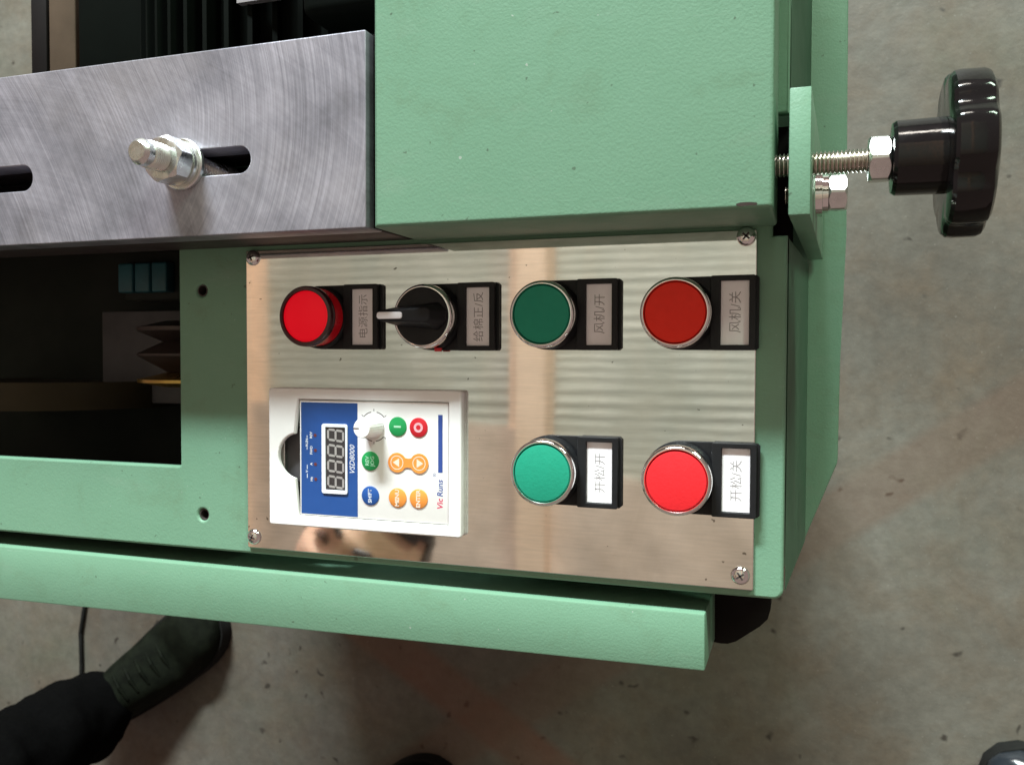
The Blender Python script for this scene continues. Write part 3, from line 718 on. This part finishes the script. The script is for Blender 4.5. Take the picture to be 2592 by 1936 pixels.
fuse(from_bm("jacket", bm, "jacket", pe), 9, 8)
bm = bmesh.new()
sweep(bm, [loc(hpL + Vector((0, 0, 30))), loc(hpR + Vector((0, 0, 30)))], [112, 112])
for A in ((hpL, knL, anL), (hpR, knR, anR)): sweep(bm, [loc(A[0]), loc(A[1]), loc(A[2] + Vector((0, 0, 10)))], [108, 82, 66])
fuse(from_bm("trousers", bm, "cloth_dark", pe), 9, 8)
bm = bmesh.new()         # hair: cap over the crown, sides and back, open at the face
n_u, n_v = 56, 40; rows = []
def hairline(x, y, z): return not (y > .10 and z < .50 + .14*(1 - y) and abs(x) < .97) and not (z < -.32)
for j in range(n_v + 1):
    th = math.pi * j / n_v; row = []
    for i in range(n_u):
        ph = 2*math.pi*i/n_u; x, y, z = math.sin(th)*math.sin(ph), math.sin(th)*math.cos(ph), math.cos(th)
        k = 1 + .055 + .035*noise.noise(Vector((x*3, y*3, z*3))) + .02*noise.noise(Vector((x*14, y*14, z*14)))
        row.append((bm.verts.new(loc(HP(75*x*k, 95*y*k, 113*z*k))), hairline(x, y, z)))
    rows.append(row)
for A, B in zip(rows, rows[1:]):
    for i in range(n_u):
        k = (i+1) % n_u; q = (A[i], A[k], B[k], B[i])
        if all(h for _, h in q): bm.faces.new([v for v, _ in q])
bmesh.ops.delete(bm, geom=[v for v in bm.verts if not v.link_faces], context='VERTS')
bmesh.ops.remove_doubles(bm, verts=bm.verts[:], dist=.2)
bmesh.ops.solidify(bm, geom=bm.faces[:], thickness=6)
from_bm("hair", bm, "hair", pe, smooth=60)
for s in (-1, 1):
    bm = bmesh.new(); sweep(bm, [loc(HP(s*22, 79.5, 3)), loc(HP(s*31, 80.5, 5)), loc(HP(s*41, 75, 2))], [4.2, 5.6, 4.0], 12)
    from_bm("eye", bm, "eyew", pe, smooth=60)
    bm = bmesh.new(); sweep(bm, [loc(HP(s*14, 95, 22)), loc(HP(s*28, 92, 28)), loc(HP(s*46, 80, 23))], [4.2, 4.8, 2.6], 10)
    from_bm("eyebrow", bm, "hair", pe, smooth=60)

for p in pe.children:
    if p.name.startswith(("trousers", "jacket")):
        nrm = [v.normal.copy() for v in p.data.vertices]
        for v, nv in zip(p.data.vertices, nrm):
            q = v.co * 1000
            k = noise.noise(Vector((q.x*.012, q.y*.012, q.z*.028))) * 9 + noise.noise(Vector((q.x*.03 + q.z*.02, q.y*.03, q.z*.05))) * 5
            v.co = v.co + nv * (k / 1000)
def shoe(name, heel, direction, parent, mat, L=275, W=98):
    """low shoe: sole, upper lofted over the foot, tongue and lace rows; local x runs heel to toe"""
    d = Vector((direction[0], direction[1], 0)).normalized(); side = Vector((-d.y, d.x, 0))
    base = Vector((heel[0], heel[1], -FLOOR)); o_ = O if parent else base
    def P(t, s, z): return base + d*(t*L) + side*s + Vector((0, 0, z)) - o_
    def halfw(t): return W/2 * (.62 + .38*math.sin(min(1, t/.72)*math.pi/2)) * (1 if t < .74 else math.sqrt(max(0.02, 1 - ((t-.74)/.262)**2))) * (1 if t > .08 else math.sqrt(max(.05, 1 - ((.08-t)/.085)**2)))
    par = parent
    if par is None: par = empty(name, tuple(base))
    ts = [i/28 for i in range(29)]
    bm = bmesh.new(); ring = [P(t, halfw(t) + 3, 0) for t in ts] + [P(t, -halfw(t) - 3, 0) for t in ts[::-1]]
    lo = [bm.verts.new(p + Vector((0, 0, 1))) for p in ring]; hi = [bm.verts.new(p + Vector((0, 0, 24))) for p in ring]; n = len(ring)
    bm.faces.new(lo[::-1]); bm.faces.new(hi)
    for i in range(n): bm.faces.new((lo[i], lo[(i+1) % n], hi[(i+1) % n], hi[i]))
    so = from_bm("sole", bm, "sole", par, smooth=40)
    bm = bmesh.new(); rows = []
    def top(t): return 96 if t < .30 else (96 - 50*((t-.30)/.38) if t < .68 else 46 + 10*math.sin((t-.68)/.32*math.pi)*.9 - 14*max(0, (t-.86)/.14))
    for t in ts:
        row = []
        for k in range(17):
            a = math.pi*k/16; w = halfw(t)
            ww = w * (1 if t > .4 else 1)
            s = ww*math.copysign(abs(math.cos(a))**.75, math.cos(a)); z = 22 + (top(t) - 22)*math.sin(a)**.8
            cr = 1.6*noise.noise(Vector((t*22, s*.05, z*.06)))
            row.append(bm.verts.new(P(t, s + cr, z + cr)))
        rows.append(row)
    for A, B in zip(rows, rows[1:]):
        for k in range(16): bm.faces.new((A[k], A[k+1], B[k+1], B[k]))
    bm.faces.new(rows[0]); bm.faces.new(rows[-1][::-1])
    upo = from_bm("shoe_upper" if parent is None else "shoe", bm, mat, par, smooth=60)
    for q in range(5):
        t = .40 + .06*q; bm = bmesh.new(); z = top(t) + 1.5
        sweep(bm, [P(t, -20, z - 5), P(t + .012, 0, z + 1), P(t, 20, z - 5)], [2.6, 2.8, 2.6], 8)
        from_bm("lace", bm, "shoe" if parent else "cloth_dark", upo, smooth=60)
    if parent: so.parent = upo
    return par
shoe("shoe", (-1042, -562), (.78, .63), pe, "shoe")
shoe("shoe", (-672, -738), (.80, .60), pe, "shoe")
sh = shoe("bystander_shoe", (398, -640), (-.70, .71), None, "shiny_shoe")
tag(sh, "dark polished shoe toe peeking in at the floor's far corner", "shoe")
